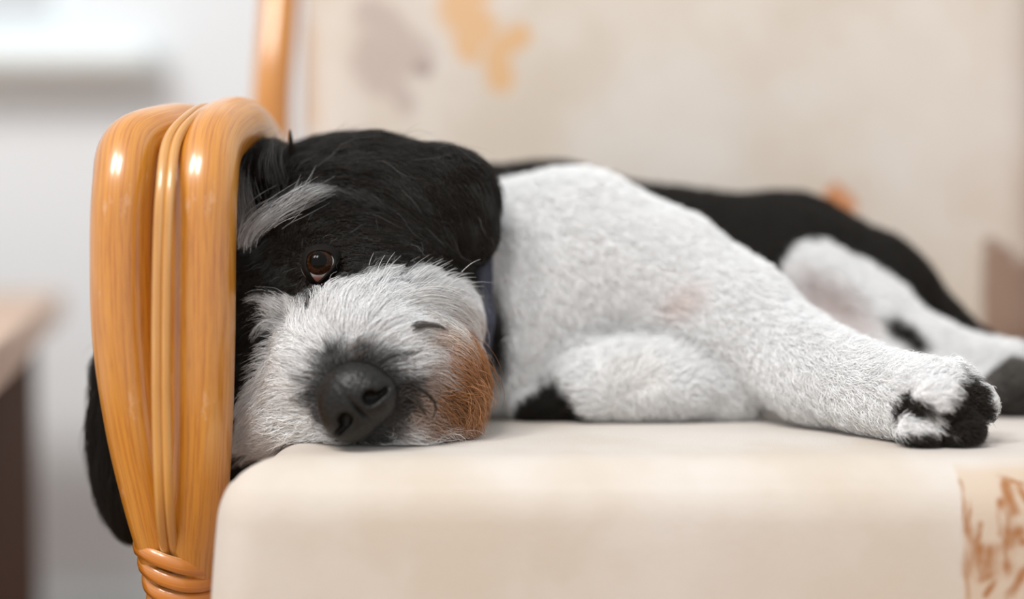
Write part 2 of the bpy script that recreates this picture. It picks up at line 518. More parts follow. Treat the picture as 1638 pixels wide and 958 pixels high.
grain = k.ramp(k.noise(k.vec('MULTIPLY', o, (1, 1, .35)), 190, 3), .30, .60)
c = k.mix(k.math('MULTIPLY', k.math('MULTIPLY', lm, grain), 0.9), c, srgb(158, 98, 38))
k.put(b.inputs['Base Color'], c)
def seat_puff(v):
    v = v.copy()
    top = v[:, 2] > 0
    x, y, z = v[:, 0], v[:, 1], v[:, 2]
    # slightly belled front and side, narrower towards the top
    v[:, 0] += np.where(x < 0, 1, -1) * .010 * np.clip((z + .05) / .15, 0, 1) ** 2 * np.abs(x / .33) ** 6
    v[:, 0] += .014 * np.clip((-x - .15) / .14, 0, 1) * np.clip((y + .222) / .022, 0, 1)      # hugs the arm
    v[:, 1] += -.004 * np.cos(z / .105 * 1.4) * (y < 0)
    wr = vnoise(np.stack([x * 7, y * 9, z * 9], 1), 1.0, 3)
    v[:, 2] += .0014 * wr * (z > .09)
    v[:, 1] += .0012 * vnoise(np.stack([x * 11, y * 4, z * 11], 1), 1.0, 5) * (y < -.2)
    return v
XL = P(318, 900, .822)[0]
v, f = rbox(((XL + .475) / 2, (.812 + 1.30) / 2, -.105), ((.475 - XL) / 2, (1.30 - .812) / 2, .105), .036, 10, seat_puff)
seat_obj = mk('cover', v, f, m_seat, cushion)
# ------------------------------------------------------------------ back cushion
bb_ = (0.15, 1.36, 0.02)
backc = thing('back_cushion', bb_, 'cream back cushion with faded grey, ochre and brown leaf prints, behind the dog', 'cushion')
sb2 = T(bb_)
m_back, n, l, b = mat('cream_back_fabric'); k = N(m_back)
o, c = fabric_base(k, b)
BD = 1.305
grey = st([(585, 20, 640, 60, 26), (590, 95, 660, 80, 34), (640, 60, 680, 105, 14), (590, 70, 600, 120, 26), (625, 120, 650, 165, 18), (570, 5, 590, 15, 10)], sb2, BD)
c = k.mix(k.math('MULTIPLY', stroke_mask(k, o, grey, (14, .02), .5), .72), c, srgb(178, 160, 152))
c = k.mix(k.math('MULTIPLY', stroke_mask(k, o, st([(668, 100, 684, 104, 10)], sb2, BD), (14, .01), .6), .6), c, srgb(136, 116, 108))
och = st([(738, 0, 765, 40, 36), (745, 60, 755, 75, 20), (796, 90, 803, 130, 22), (800, 75, 836, 55, 19), (780, -40, 740, -10, 30)], sb2, BD)
c = k.mix(k.math('MULTIPLY', stroke_mask(k, o, och, (14, .018), .5), .75), c, srgb(214, 164, 104))
br = st([(1300, 350, 1340, 305, 12), (1310, 360, 1350, 330, 22)], sb2, BD)
c = k.mix(k.math('MULTIPLY', stroke_mask(k, o, br, (14, .006), .35), .85), c, srgb(196, 118, 52))
bw = st([(1606, 420, 1608, 560, 28), (1650, 450, 1650, 580, 34), (1592, 390, 1610, 430, 12)], sb2, BD)
c = k.mix(k.math('MULTIPLY', stroke_mask(k, o, bw, (16, .012), .3), .8), c, srgb(128, 92, 68))
pk = st([(480, 40, 490, 180, 16)], sb2, BD)
c = k.mix(k.math('MULTIPLY', stroke_mask(k, o, pk, (14, .01), .7), .5), c, srgb(206, 176, 142))
k.put(b.inputs['Base Color'], c)
def back_puff(v):
    v = v.copy(); x, y, z = v[:, 0], v[:, 1], v[:, 2]
    v[:, 1] += -.018 * np.cos(np.clip(x / .34, -1, 1) * math.pi / 2) * np.cos(np.clip(z / .31, -1, 1) * math.pi / 2) * (y < 0)
    v[:, 1] += .004 * vnoise(np.stack([x * 6, z * 5 + x * 3, y * 0], 1), 1.0, 8) * (y < 0)
    v[:, 1] += (z + .3) * .10
    return v
xl, xr = P(468, 100, 1.32)[0], P(1688, 100, 1.32)[0]
v, f = rbox(((xl + xr) / 2, 1.36, .30), ((xr - xl) / 2, .055, .298), .05, 8, back_puff)
mk('cover', v, f, m_back, backc)

# ================================================================== THE DOG
# a signed distance field on a grid, meshed into one continuous body
X0, X1, Y0, Y1, Z0, Z1, H = -.315, .445, .815, 1.285, -.105, .225, .0025
gx, gy, gz = np.arange(X0, X1, H, dtype=np.float32), np.arange(Y0, Y1, H, dtype=np.float32), np.arange(Z0, Z1, H, dtype=np.float32)
nx, ny, nz = len(gx), len(gy), len(gz)
BIG = np.float32(0.2)
SD = np.full((nx, ny, nz), BIG, np.float32)
PR = []                                      # primitives with colour labels

def grid_win(lo, hi, pad):
    a = [max(0, int((lo[i] - pad - o) / H)) for i, o in enumerate((X0, Y0, Z0))]
    bnd = [min(m, int((hi[i] + pad - o) / H) + 2) for i, (o, m) in enumerate(((X0, nx), (Y0, ny), (Z0, nz)))]
    return tuple(slice(p_, q_) for p_, q_ in zip(a, bnd))

def sd_cone(p, a, b, ra, rb):
    ba = b - a; L2 = float(ba @ ba) + 1e-12
    h = np.clip(((p - a) @ ba) / L2, 0, 1)
    return np.linalg.norm(p - a - h[..., None] * ba, axis=-1) - (ra + (rb - ra) * h)

def rot_of(rx=0, ry=0, rz=0):
    return np.array(Matrix.Rotation(math.radians(rz), 3, 'Z') @ Matrix.Rotation(math.radians(ry), 3, 'Y') @ Matrix.Rotation(math.radians(rx), 3, 'X'))

def sd_ell(p, c, r, R):
    q = (p - c) @ R
    k0 = np.linalg.norm(q / r, axis=-1); k1 = np.linalg.norm(q / (r * r), axis=-1)
    return k0 * (k0 - 1) / np.maximum(k1, 1e-6)

def smin(a, b, k):
    h = np.maximum(k - np.abs(a - b), 0) / k
    return np.minimum(a, b) - h * h * k * .25

def add(kind, args, k=.014, col='w', sub=False):
    if kind == 'c':
        a, b, ra, rb = args; a, b = np.asarray(a, float), np.asarray(b, float)
        lo, hi = np.minimum(a, b) - max(ra, rb), np.maximum(a, b) + max(ra, rb)
        fn = lambda p: sd_cone(p, a, b, ra, rb)
    else:
        c, r, R = args; c, r = np.asarray(c, float), np.asarray(r, float)
        lo, hi = c - r.max(), c + r.max()
        fn = lambda p: sd_ell(p, c, r, R)
    wnd = grid_win(lo, hi, .045)
    g = np.stack(np.meshgrid(gx[wnd[0]], gy[wnd[1]], gz[wnd[2]], indexing='ij'), -1).astype(np.float64)
    d = fn(g).astype(np.float32)
    if sub: SD[wnd] = -smin(-SD[wnd], d, k)
    else:
        SD[wnd] = smin(SD[wnd], d, k)
        PR.append((fn, col))

def cone(a, b, ra, rb, k=.014, col='w', **kw): add('c', (a, b, ra, rb), k, col, **kw)
def ell(c, r, rot=(0, 0, 0), k=.014, col='w', **kw): add('e', (c, r, rot_of(*rot)), k, col, **kw)

# trunk (black back)
cone(Q(690, .118, 1.10), Q(880, .107, 1.145), .066, .078, col='b')
cone(Q(880, .107, 1.145), Q(1090, .088, 1.165), .078, .074, col='b')
cone(Q(1090, .088, 1.165), Q(1250, .084, 1.165), .074, .076, k=.02, col='b')
cone(Q(1260, .086, 1.16), Q(1385, .072, 1.15), .074, .056, k=.02, col='b')
cone(Q(1385, .072, 1.15), Q(1480, .052, 1.135), .056, .032, k=.02, col='b')
cone(Q(1480, .050, 1.135), Q(1570, .034, 1.11), .030, .020, k=.01, col='b')
# chest and neck (white)
ell(Q(868, .086, 1.075), (.096, .082, .085), k=.01)
cone(P(660, 430, 1.04), Q(830, .085, 1.06), .060, .078, k=.02)
cone(P(700, 560, 1.0), P(830, 590, 1.03), .030, .036, k=.02)
# upper foreleg
cone(P(930, 408, 1.05), P(1060, 452, 1.035), .062, .050, k=.02)
cone(P(1060, 452, 1.035), P(1165, 508, 1.01), .050, .040, k=.012)
cone(P(1165, 505, 1.01), P(1300, 594, .960), .038, .031, k=.02)
cone(P(1300, 594, .960), P(1440, 636, .905), .031, .0255, k=.01)
ell(P(1480, 638, .892), (.028, .026, .0250), (0, 8, 0), k=.010)
for (x_, y_, D_, r_) in ((1522, 607, .905, .0125), (1542, 643, .888, .0150), (1530, 684, .873, .0125), (1474, 688, .872, .0115), (1500, 640, .868, .0125)):
    ell(P(x_, y_, D_), (r_ * 1.3, r_, r_), (0, 12, 0), k=.0025)
# folded foreleg
ell(P(1050, 607, .997), (.063, .036, .0265), k=.008)
cone(P(950, 610, .990), P(1150, 600, 1.01), .024, .028, k=.012)
cone(P(1150, 560, 1.03), P(1170, 620, 1.0), .026, .024, k=.012)
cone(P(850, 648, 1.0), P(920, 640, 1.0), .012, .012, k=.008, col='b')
# belly, inner thigh, hind legs
cone(P(1286, 444, 1.11), P(1400, 498, 1.10), .030, .024, k=.010)
cone(P(1400, 498, 1.10), P(1490, 552, 1.075), .022, .016, k=.010)
cone(P(1490, 548, 1.08), P(1570, 585, 1.065), .018, .019, k=.01)
ell(P(1598, 588, 1.06), (.026, .022, .019), k=.01)
for (x_, y_) in ((1620, 572), (1632, 600)): ell(P(x_, y_, 1.045), (.013, .011, .011), k=.004)
cone(P(1300, 545, 1.09), P(1420, 580, 1.07), .030, .020, k=.014)
cone(P(1420, 590, 1.07), P(1570, 628, 1.045), .018, .016, k=.01)
ell(P(1622, 632, 1.035), (.028, .022, .017), k=.01, col='g')
for (x_, y_) in ((1600, 625), (1625, 600), (1650, 620)): ell(P(x_, y_, 1.02), (.011, .012, .011), k=.005, col='g')
# tail base tucked behind the thigh
cone(Q(1300, .06, 1.23), Q(1480, .03, 1.24), .022, .014, k=.01, col='b')

# head
SK = P(520, 388, 1.0)
ell(SK, (.070, .066, .058), k=.012, col='b')
cone(P(545, 336, 1.0), P(680, 360, 1.03), .047, .046, k=.02, col='b')
cone(P(430, 470, .965), P(430, 600, .955), .046, .040, k=.02, col='b')
cone(P(430, 600, .955), P(392, 690, .955), .034, .019, k=.012, col='b')
cone(P(392, 690, .955), P(384, 738, .955), .019, .014, k=.012, col='b')
ell(P(425, 292, .965), (.018, .020, .022), k=.012, col='b')
cone(P(540, 430, .955), P(575, 540, .915), .040, .036, k=.016, col='b')
ell(P(490, 372, .938), (.026, .014, .014), (0, -20, 0), k=.012, col='b')      # brow
cone(P(640, 460, .965), P(678, 518, .955), .044, .036, k=.02, col='b')         # cheek
cone(P(575, 540, .915), P(580, 612, .885), .037, .028, k=.014)                 # muzzle
cone(P(635, 570, .905), P(685, 590, .915), .034, .030, k=.014)                 # lip, right
cone(P(680, 620, .915), P(718, 612, .93), .027, .022, k=.012)
cone(P(510, 600, .905), P(458, 655, .915), .031, .020, k=.014)                 # lip, left
cone(P(560, 655, .885), P(650, 655, .895), .020, .020, k=.012)
cone(P(500, 660, .905), P(424, 688, .922), .020, .013, k=.012)
cone(P(480, 690, .945), P(405, 700, .945), .017, .015, k=.012, col='b')
cone(P(650, 668, .895), P(720, 664, .915), .019, .016, k=.012)                 # chin
ell(P(512, 424, .905), (.0145, .010, .0150), (0, -10, 0), k=.004, sub=True)    # eye socket
# the ear that hangs over the cheek
EAR_A = P(600, 290, .98)
cone(EAR_A, P(715, 322, .972), .028, .028, k=.012, col='b')
cone(P(718, 322, .972), P(745, 375, .962), .028, .018, k=.01, col='b')
ell(P(700, 330, .960), (.036, .014, .034), (0, 35, 0), k=.01, col='b')
# the ear that hangs out through the arm
cone(P(400, 470, .985), P(300, 510, .985), .040, .026, k=.014, col='b')
cone(P(300, 510, .985), P(205, 590, .975), .024, .015, k=.01, col='b')
ell(P(203, 690, .965), (.0195, .008, .050), (0, 4, 0), k=.01, col='b')
ell(P(218, 785, .962), (.0175, .007, .032), (0, 4, 0), k=.01, col='b')

# level the underside on the cushion, only where it lies on it
def cushion_sd(x, y, z):
    cx0, cx1, cy0, cy1 = XL + .021, .475, .812, 1.30
    q = [np.abs(x - (cx0 + cx1) / 2) - ((cx1 - cx0) / 2 - .036), np.abs(y - (cy0 + cy1) / 2) - ((cy1 - cy0) / 2 - .036), np.abs(z + .105) - (.105 - .036)]
    out = np.sqrt(np.maximum(q[0], 0) ** 2 + np.maximum(q[1], 0) ** 2 + np.maximum(q[2], 0) ** 2)
    return out + np.minimum(np.maximum(np.maximum(q[0], q[1]), q[2]), 0) - .036
SD = np.maximum(SD, (.0015 - cushion_sd(gx[:, None, None], gy[None, :, None], gz[None, None, :])).astype(np.float32))

def surface_nets(F_, org, h):
    s = F_ < 0
    cx, cy, cz = F_.shape[0] - 1, F_.shape[1] - 1, F_.shape[2] - 1
    cnt = np.zeros((cx, cy, cz), np.int8)
    for i in (0, 1):
        for j in (0, 1):
            for q in (0, 1): cnt += s[i:i + cx, j:j + cy, q:q + cz]
    act = (cnt > 0) & (cnt < 8)
    ids = np.full(act.shape, -1, np.int64); A = np.argwhere(act); ids[act] = np.arange(len(A))
    acc = np.zeros((len(A), 3)); num = np.zeros(len(A))
    C8 = [(i, j, q) for i in (0, 1) for j in (0, 1) for q in (0, 1)]
    for a in C8:
        for ax in range(3):
            if a[ax]: continue
            b = list(a); b[ax] = 1
            fa = F_[A[:, 0] + a[0], A[:, 1] + a[1], A[:, 2] + a[2]]; fb = F_[A[:, 0] + b[0], A[:, 1] + b[1], A[:, 2] + b[2]]
            mk_ = (fa < 0) != (fb < 0)
            t = np.where(mk_, fa / np.where(mk_, fa - fb, 1), 0)
            pnt = np.tile(np.array(a, float), (len(A), 1)); pnt[:, ax] += t
            acc += pnt * mk_[:, None]; num += mk_
    V = (A + acc / num[:, None]) * h + np.asarray(org)
    quads = []
    for ax in range(3):
        sl0 = [slice(None)] * 3; sl1 = [slice(None)] * 3
        sl0[ax] = slice(0, -1); sl1[ax] = slice(1, None)
        e = s[tuple(sl0)] != s[tuple(sl1)]
        E = np.argwhere(e); b, c = (ax + 1) % 3, (ax + 2) % 3
        ok = (E[:, b] > 0) & (E[:, c] > 0) & (E[:, b] < F_.shape[b] - 1) & (E[:, c] < F_.shape[c] - 1)
        E = E[ok]; fl = s[E[:, 0], E[:, 1], E[:, 2]]
        def gid(db, dc):
            q = E.copy(); q[:, b] -= db; q[:, c] -= dc
            return ids[q[:, 0], q[:, 1], q[:, 2]]
        q = np.stack([gid(1, 1), gid(0, 1), gid(0, 0), gid(1, 0)], 1)
        q[~fl] = q[~fl][:, ::-1]
        quads.append(q)
    return V, np.vstack(quads)

def trilin(p, G=None):
    G = SD if G is None else G
    q = (p - np.array([X0, Y0, Z0])) / H
    q = np.clip(q, 0, np.array([nx, ny, nz]) - 1.001)
    i = q.astype(int); f = q - i; r = 0
    for dx in (0, 1):
        for dy in (0, 1):
            for dz in (0, 1):
                wgt = (f[:, 0] if dx else 1 - f[:, 0]) * (f[:, 1] if dy else 1 - f[:, 1]) * (f[:, 2] if dz else 1 - f[:, 2])
                r = r + wgt * G[i[:, 0] + dx, i[:, 1] + dy, i[:, 2] + dz]
    return r
def grad(p, e=.0035):
    g = np.stack([trilin(p + np.eye(3)[a] * e) - trilin(p - np.eye(3)[a] * e) for a in range(3)], 1)
    return g / (np.linalg.norm(g, axis=1)[:, None] + 1e-9)

BV, BF = surface_nets(SD, (X0, Y0, Z0), H)

# --- coat markings, dark patches and painted gap shade, as volumes of the dog's body
WHITE = np.array([.90, .90, .90]); BLACK = np.array([.0110, .0078, .0052]); BROWN = np.array([.40, .17, .055])
PINKW = np.array([.80, .66, .62]); CREAM = np.array([.80, .70, .60]); GREY = np.array([.22, .20, .18])
def inside(p, c, r, rot=(0, 0, 0), soft=.25, wob=.25, seed=1):
    q = ((p - np.asarray(c)) @ rot_of(*rot)) / np.asarray(r)
    d = np.linalg.norm(q, axis=1) + wob * vnoise(p, 90, seed) * .5 + wob * .5 * vnoise(p, 220, seed + 5)
    return np.clip((1 + soft - d) / (2 * soft), 0, 1)
def along(p, pts, rad, soft=.3, wob=.3, seed=1):
    d = np.full(len(p), 9.0)
    for a, b in zip(pts[:-1], pts[1:]):
        d = np.minimum(d, sd_cone(p, np.asarray(a), np.asarray(b), 0, 0))
    d = d / rad + wob * vnoise(p, 110, seed)
    return np.clip((1 + soft - d) / (2 * soft), 0, 1)
def coat_color(p):
    best = np.full(len(p), 9.0); col = np.tile(WHITE, (len(p), 1))
    wb = .0035 * vnoise(p, 70, 2)
    for fn, cc in PR:
        d = fn(p) + (wb if cc == 'b' else 0)
        m = d < best
        best[m] = d[m]; col[m] = {'w': WHITE, 'b': BLACK, 'g': GREY * .5}[cc]
    def lay(mask, c):
        nonlocal col
        col = col * (1 - mask[:, None]) + np.asarray(c) * mask[:, None]
    # muzzle
    lay(inside(p, P(622, 590, .885), (.061, .062, .0575), (0, 0, 0), .06, .16, 11), WHITE)
    lay(along(p, [P(500, 540, .90), P(452, 505, .915)], .010, .2, .3, 12), WHITE)
    lay(along(p, [P(500, 570, .89), P(470, 600, .90), P(440, 660, .91)], .013, .2, .3, 35), WHITE)
    lay(along(p, [P(520, 655, .89), P(415, 705, .91)], .020, .12, .3, 13), WHITE)
    lay(along(p, [P(650, 475, .93), P(735, 478, .935), P(760, 540, .93)], .020, .15, .3, 14), WHITE)
    lay(inside(p, P(738, 600, .905), (.030, .05, .038), (0, 20, 0), .35, .4, 15) * .96, BROWN)
    lay(inside(p, P(660, 640, .885), (.026, .03, .020), (0, 0, 0), .35, .5, 16) * .75, BROWN * .55)
    lay(along(p, [P(640, 560, .885), P(720, 520, .90)], .010, .5, .4, 17) * .4, CREAM)
    lay(along(p, [P(655, 527, .885), P(690, 522, .89)], .003, .6, .4, 27) * .5, GREY)
    lay(inside(p, P(571, 634, .862), (.0275, .03, .0285), (0, 0, 0), .14, .35, 18) * .95, GREY * .11)
    lay(along(p, [P(572, 610, .88), P(595, 560, .89)], .009, .5, .4, 19) * .8, GREY * .4)
    # blaze on the forehead
    lay(along(p, [P(398, 400, .945), P(398, 372, .945), P(430, 345, .94), P(470, 322, .938), P(490, 312, .94)], .0055, .6, .8, 20) * .28, WHITE * .6)
    lay(along(p, [P(385, 318, .96), P(396, 372, .945)], .006, .5, .5, 21) * .6, WHITE * .7)
    # pads of the stretched foreleg, marks on the coat, dark patches, painted gap shade
    lay(inside(p, P(1532, 668, .875), (.019, .035, .022), (0, 25, 0), .1, .5, 22), BLACK * 1.3)
    lay(inside(p, P(1455, 648, .875), (.010, .02, .009), (0, -20, 0), .2, .6, 23), BLACK * 1.5)
    lay(inside(p, P(1490, 700, .875), (.024, .03, .006), (0, 0, 0), .2, .4, 24), BLACK * 1.3)
    lay(inside(p, P(1535, 625, .89), (.012, .03, .010), (0, 0, 0), .3, .6, 25), BLACK * 1.6)
    lay(inside(p, P(1437, 538, 1.08), (.021, .03, .012), (0, 35, 0), .2, .3, 26), BLACK)  # shade in the gap between the hind legs, painted black
    lay(inside(p, P(1220, 528, .985), (.010, .02, .003), (0, -35, 0), .4, .3, 28) * .5, GREY)
    lay(inside(p, P(1085, 480, .99), (.016, .03, .010), (0, -30, 0), .5, .3, 29) * .5, PINKW)
    lay(inside(p, P(1325, 485, 1.08), (.032, .04, .017), (0, 40, 0), .5, .3, 30) * .75, PINKW * .72)
    lay(inside(p, P(1010, 600, .97), (.02, .03, .014), (0, 0, 0), .5, .3, 31) * .15, CREAM)
    lay(inside(p, P(900, 645, 1.0), (.026, .03, .021), (0, 25, 0), .15, .2, 32), BLACK)  # black patch low between chest and folded foreleg
    lay(inside(p, P(1232, 662, .97), (.009, .03, .004), (0, 0, 0), .2, .2, 36), BLACK)  # small gap by the forelegs, its shade painted black
    lay(inside(p, P(1620, 640, 1.02), (.030, .03, .013), (0, 0, 0), .3, .4, 33) * .9, GREY * .25)
    lay(inside(p, P(785, 520, 1.0), (.013, .026, .042), (0, 0, 0), .2, .3, 34), BLACK)
    return col

dog = thing('dog', (0.0, 1.05, 0.0), 'black and white shaggy dog lying on its side, head against the arm', 'dog')

m_skin, n, l, b = mat('dog_skin'); k = N(m_skin)
at = n.new('ShaderNodeAttribute'); at.attribute_name = 'fur_color'
k.put(b.inputs['Base Color'], k.mix(0.06, at.outputs['Color'], k.mix(0.8, at.outputs['Color'], srgb(190, 150, 140))))
b.inputs['Roughness'].default_value = 0.8
body_col = coat_color(BV)
mk('body', BV, BF, m_skin, dog, colors=body_col)

# --- fur: combed strands that run along the surface
# px, py, D, dx, dy (picture-wise comb direction), dD, length, lift, layer
COMB = [
    # crown and long hair of the near ear
    (455, 245, .97, .5, -1, .3, .024, .45, .008), (490, 225, .99, 1, -.25, 0, .050, .14, .007), (560, 215, .99, 1, -.02, 0, .065, .05, .006),
    (640, 240, .98, 1, .22, 0, .060, .05, .006), (720, 270, .97, .9, .5, 0, .045, .10, .008), (775, 330, .965, .35, 1, 0, .030, .10, .006),
    (500, 275, .95, 1, -.35, 0, .060, .15, .010), (560, 270, .95, 1, .25, 0, .065, .10, .010), (620, 310, .95, .8, .75, 0, .055, .10, .009),
    (690, 320, .95, .65, .9, 0, .045, .08, .008), (740, 380, .95, .2, 1, 0, .030, .08, .006), (660, 390, .94, .75, .7, 0, .035, .10, .007),
    (600, 370, .93, .95, .3, 0, .035, .10, .006), (560, 330, .935, 1, -.02, 0, .050, .12, .008),
    (790, 300, .97, .4, 1, 0, .03, .1, .006),
    # tuft against the arm
    (395, 280, .96, -.15, -1, 0, .034, .45, .010), (420, 300, .945, -.1, -1, .1, .040, .40, .012), (440, 270, .955, .25, -1, .1, .034, .5, .010),
    (385, 340, .955, -.35, -1, 0, .036, .35, .010),
    # forehead blaze, fanned
    (470, 325, .935, 1, -.75, 0, .034, .30, .006), (430, 350, .935, .7, -.9, 0, .030, .30, .006), (505, 330, .935, 1, -.35, 0, .040, .25, .007),
    (398, 378, .94, -.1, 1, 0, .016, .30, .004),
    # around the eye
    (512, 380, .925, .9, -.35, 0, .013, .15, .003), (480, 400, .925, -.3, -.8, 0, .010, .15, .002), (470, 440, .92, -.6, .5, 0, .009, .15, .002),
    (550, 410, .925, 1, -.05, 0, .018, .15, .003), (545, 450, .915, .9, .0, 0, .009, .12, .002), (505, 470, .91, .0, 1, 0, .008, .12, .002),
    (430, 420, .93, -.6, .7, 0, .014, .2, .003), (620, 420, .93, 1, -.05, 0, .026, .12, .004), (700, 430, .94, 1, .15, 0, .030, .15, .004),
    (420, 520, .93, -.5, .8, 0, .016, .3, .004), (410, 620, .94, -.4, .9, 0, .018, .3, .004), (390, 560, .95, -.3, .9, 0, .018, .3, .004),
    # muzzle
    (572, 585, .875, .05, -1, 0, .016, .45, .005), (545, 520, .895, .0, -1, 0, .026, .30, .007), (500, 500, .90, -.25, -1, 0, .028, .35, .007),
    (455, 495, .915, -1, -.7, 0, .030, .35, .006), (600, 475, .905, .35, -1, 0, .026, .40, .007), (660, 460, .92, .8, -.65, 0, .030, .40, .007),
    (720, 465, .93, 1, -.15, 0, .028, .40, .007), (610, 530, .89, .55, -.85, 0, .030, .20, .006), (670, 510, .895, 1, -.45, 0, .034, .18, .007),
    (730, 510, .915, 1, .15, 0, .030, .30, .007), (650, 560, .885, 1, -.35, 0, .034, .18, .007), (710, 560, .90, 1, .25, 0, .034, .25, .008),
    (760, 560, .93, .5, 1, 0, .026, .25, .007), (640, 610, .875, 1, .05, 0, .030, .30, .007), (710, 620, .895, .9, .45, 0, .036, .35, .009),
    (750, 640, .915, .45, .9, 0, .026, .35, .008), (630, 665, .875, 1, .35, 0, .022, .35, .005), (690, 670, .89, .8, .4, 0, .026, .35, .006),
    (505, 570, .885, -.8, -.45, 0, .022, .30, .006), (470, 560, .90, -1, -.1, 0, .024, .35, .007), (500, 630, .88, -1, .05, 0, .020, .30, .006),
    (450, 620, .90, -.9, .35, 0, .026, .30, .007), (440, 680, .90, -.9, .45, 0, .026, .20, .006), (510, 680, .88, -.8, .25, 0, .018, .25, .004),
    # side of the neck behind the beard
    (775, 470, .98, .3, 1, 0, .026, .3, .006), (785, 550, .98, .1, 1, 0, .026, .3, .006),
    # far ear, hanging straight down
    (320, 500, .96, -1, .25, 0, .040, .15, .008), (240, 550, .96, -.9, .6, 0, .060, .12, .008), (190, 590, .955, -.35, 1, 0, .075, .10, .010),
    (200, 680, .955, -.08, 1, 0, .065, .08, .008), (210, 760, .955, .12, 1, 0, .050, .06, .006), (215, 700, .98, 0, 1, 0, .055, .06, .006),
    (222, 815, .955, .2, 1, 0, .030, .06, .004),
    # chest, shoulder
    (830, 320, 1.02, .6, .8, 0, .012, .45, .004), (850, 450, .99, .4, 1, 0, .013, .45, .004), (830, 580, .99, .3, 1, 0, .014, .45, .004),
    (950, 380, .985, .8, .6, 0, .011, .5, .004), (950, 500, .99, .6, .8, 0, .012, .5, .004), (1080, 450, .98, .9, .5, 0, .011, .5, .004),
    (1000, 300, 1.03, .9, .3, 0, .010, .5, .004),
    # forelegs
    (1180, 490, .975, .8, .6, 0, .011, .55, .005), (1300, 580, .93, .75, .65, 0, .013, .55, .005), (1300, 660, .93, .5, .9, 0, .013, .4, .004),
    (1400, 620, .885, .9, .3, 0, .012, .5, .004), (1490, 600, .87, .8, -.2, 0, .010, .5, .004), (1530, 660, .865, .8, .4, 0, .010, .4, .003),
    (1000, 590, .965, .2, -.6, 0, .013, .6, .005), (1100, 590, .965, .6, -.2, 0, .013, .6, .005), (920, 610, .97, -.8, .1, 0, .014, .5, .005),
    (1050, 650, .965, .3, 1, 0, .012, .4, .004), (1170, 620, .97, .6, .7, 0, .012, .5, .004),
    # back and haunch
    (820, 262, 1.1, 1, .1, 0, .012, .2, .003), (1000, 290, 1.1, 1, .25, 0, .012, .2, .003), (1150, 350, 1.09, 1, .3, 0, .012, .2, .003),
    (1300, 350, 1.1, 1, .5, 0, .013, .25, .003), (1420, 430, 1.1, .8, .7, 0, .013, .25, .003), (1530, 530, 1.1, .8, .6, 0, .012, .3, .003),
    (1330, 440, 1.08, .7, .7, 0, .011, .35, .003), (1450, 520, 1.07, .8, .6, 0, .011, .4, .003), (1600, 590, 1.04, .9, .2, 0, .012, .45, .004),
    (1610, 640, 1.02, .9, .4, 0, .013, .4, .004),
]
CP = np.array([P(r[0], r[1], r[2]) for r in COMB])
CD = np.array([(r[3], r[5], -r[4]) for r in COMB], float); CD /= np.linalg.norm(CD, axis=1)[:, None]
CA = np.array([r[6:9] for r in COMB], float)
def comb(p, chunk=40000):
    D_, A_ = np.empty((len(p), 3)), np.empty((len(p), 3))
    for i in range(0, len(p), chunk):
        q = p[i:i + chunk]
        d2 = ((q[:, None, :] - CP[None]) ** 2).sum(-1)
        wt = 1 / (d2 + .006 ** 2) ** 2.2
        wt /= wt.sum(1)[:, None]
        D_[i:i + chunk] = wt @ CD; A_[i:i + chunk] = wt @ CA
    D_ /= np.linalg.norm(D_, axis=1)[:, None] + 1e-9
    return D_, A_

EYE = P(512, 424, .912)
tri = np.vstack([BF[:, [0, 1, 2]], BF[:, [0, 2, 3]]])
A_, B_, C_ = BV[tri[:, 0]], BV[tri[:, 1]], BV[tri[:, 2]]
NRM = np.cross(B_ - A_, C_ - A_); ar = np.linalg.norm(NRM, axis=1) / 2; NRM /= (2 * ar[:, None] + 1e-12)
CEN = (A_ + B_ + C_) / 3
if np.mean((NRM * grad(CEN)).sum(1)) < 0: NRM = -NRM

eye_lid_px = [(490, 420), (492, 410), (499, 403), (511, 400), (524, 402), (533, 409), (536, 419), (531, 430), (521, 442), (511, 451), (506, 453), (501, 447), (495, 436), (491, 428)]
def sample(weight, count):
    wv = ar * weight; cdf = np.cumsum(wv / wv.sum())
    t = np.searchsorted(cdf, rng.random(count)); t = np.minimum(t, len(cdf) - 1)
    r1, r2 = np.sqrt(rng.random(count)), rng.random(count)
    return A_[t] * (1 - r1)[:, None] + B_[t] * (r1 * (1 - r2))[:, None] + C_[t] * (r1 * r2)[:, None]

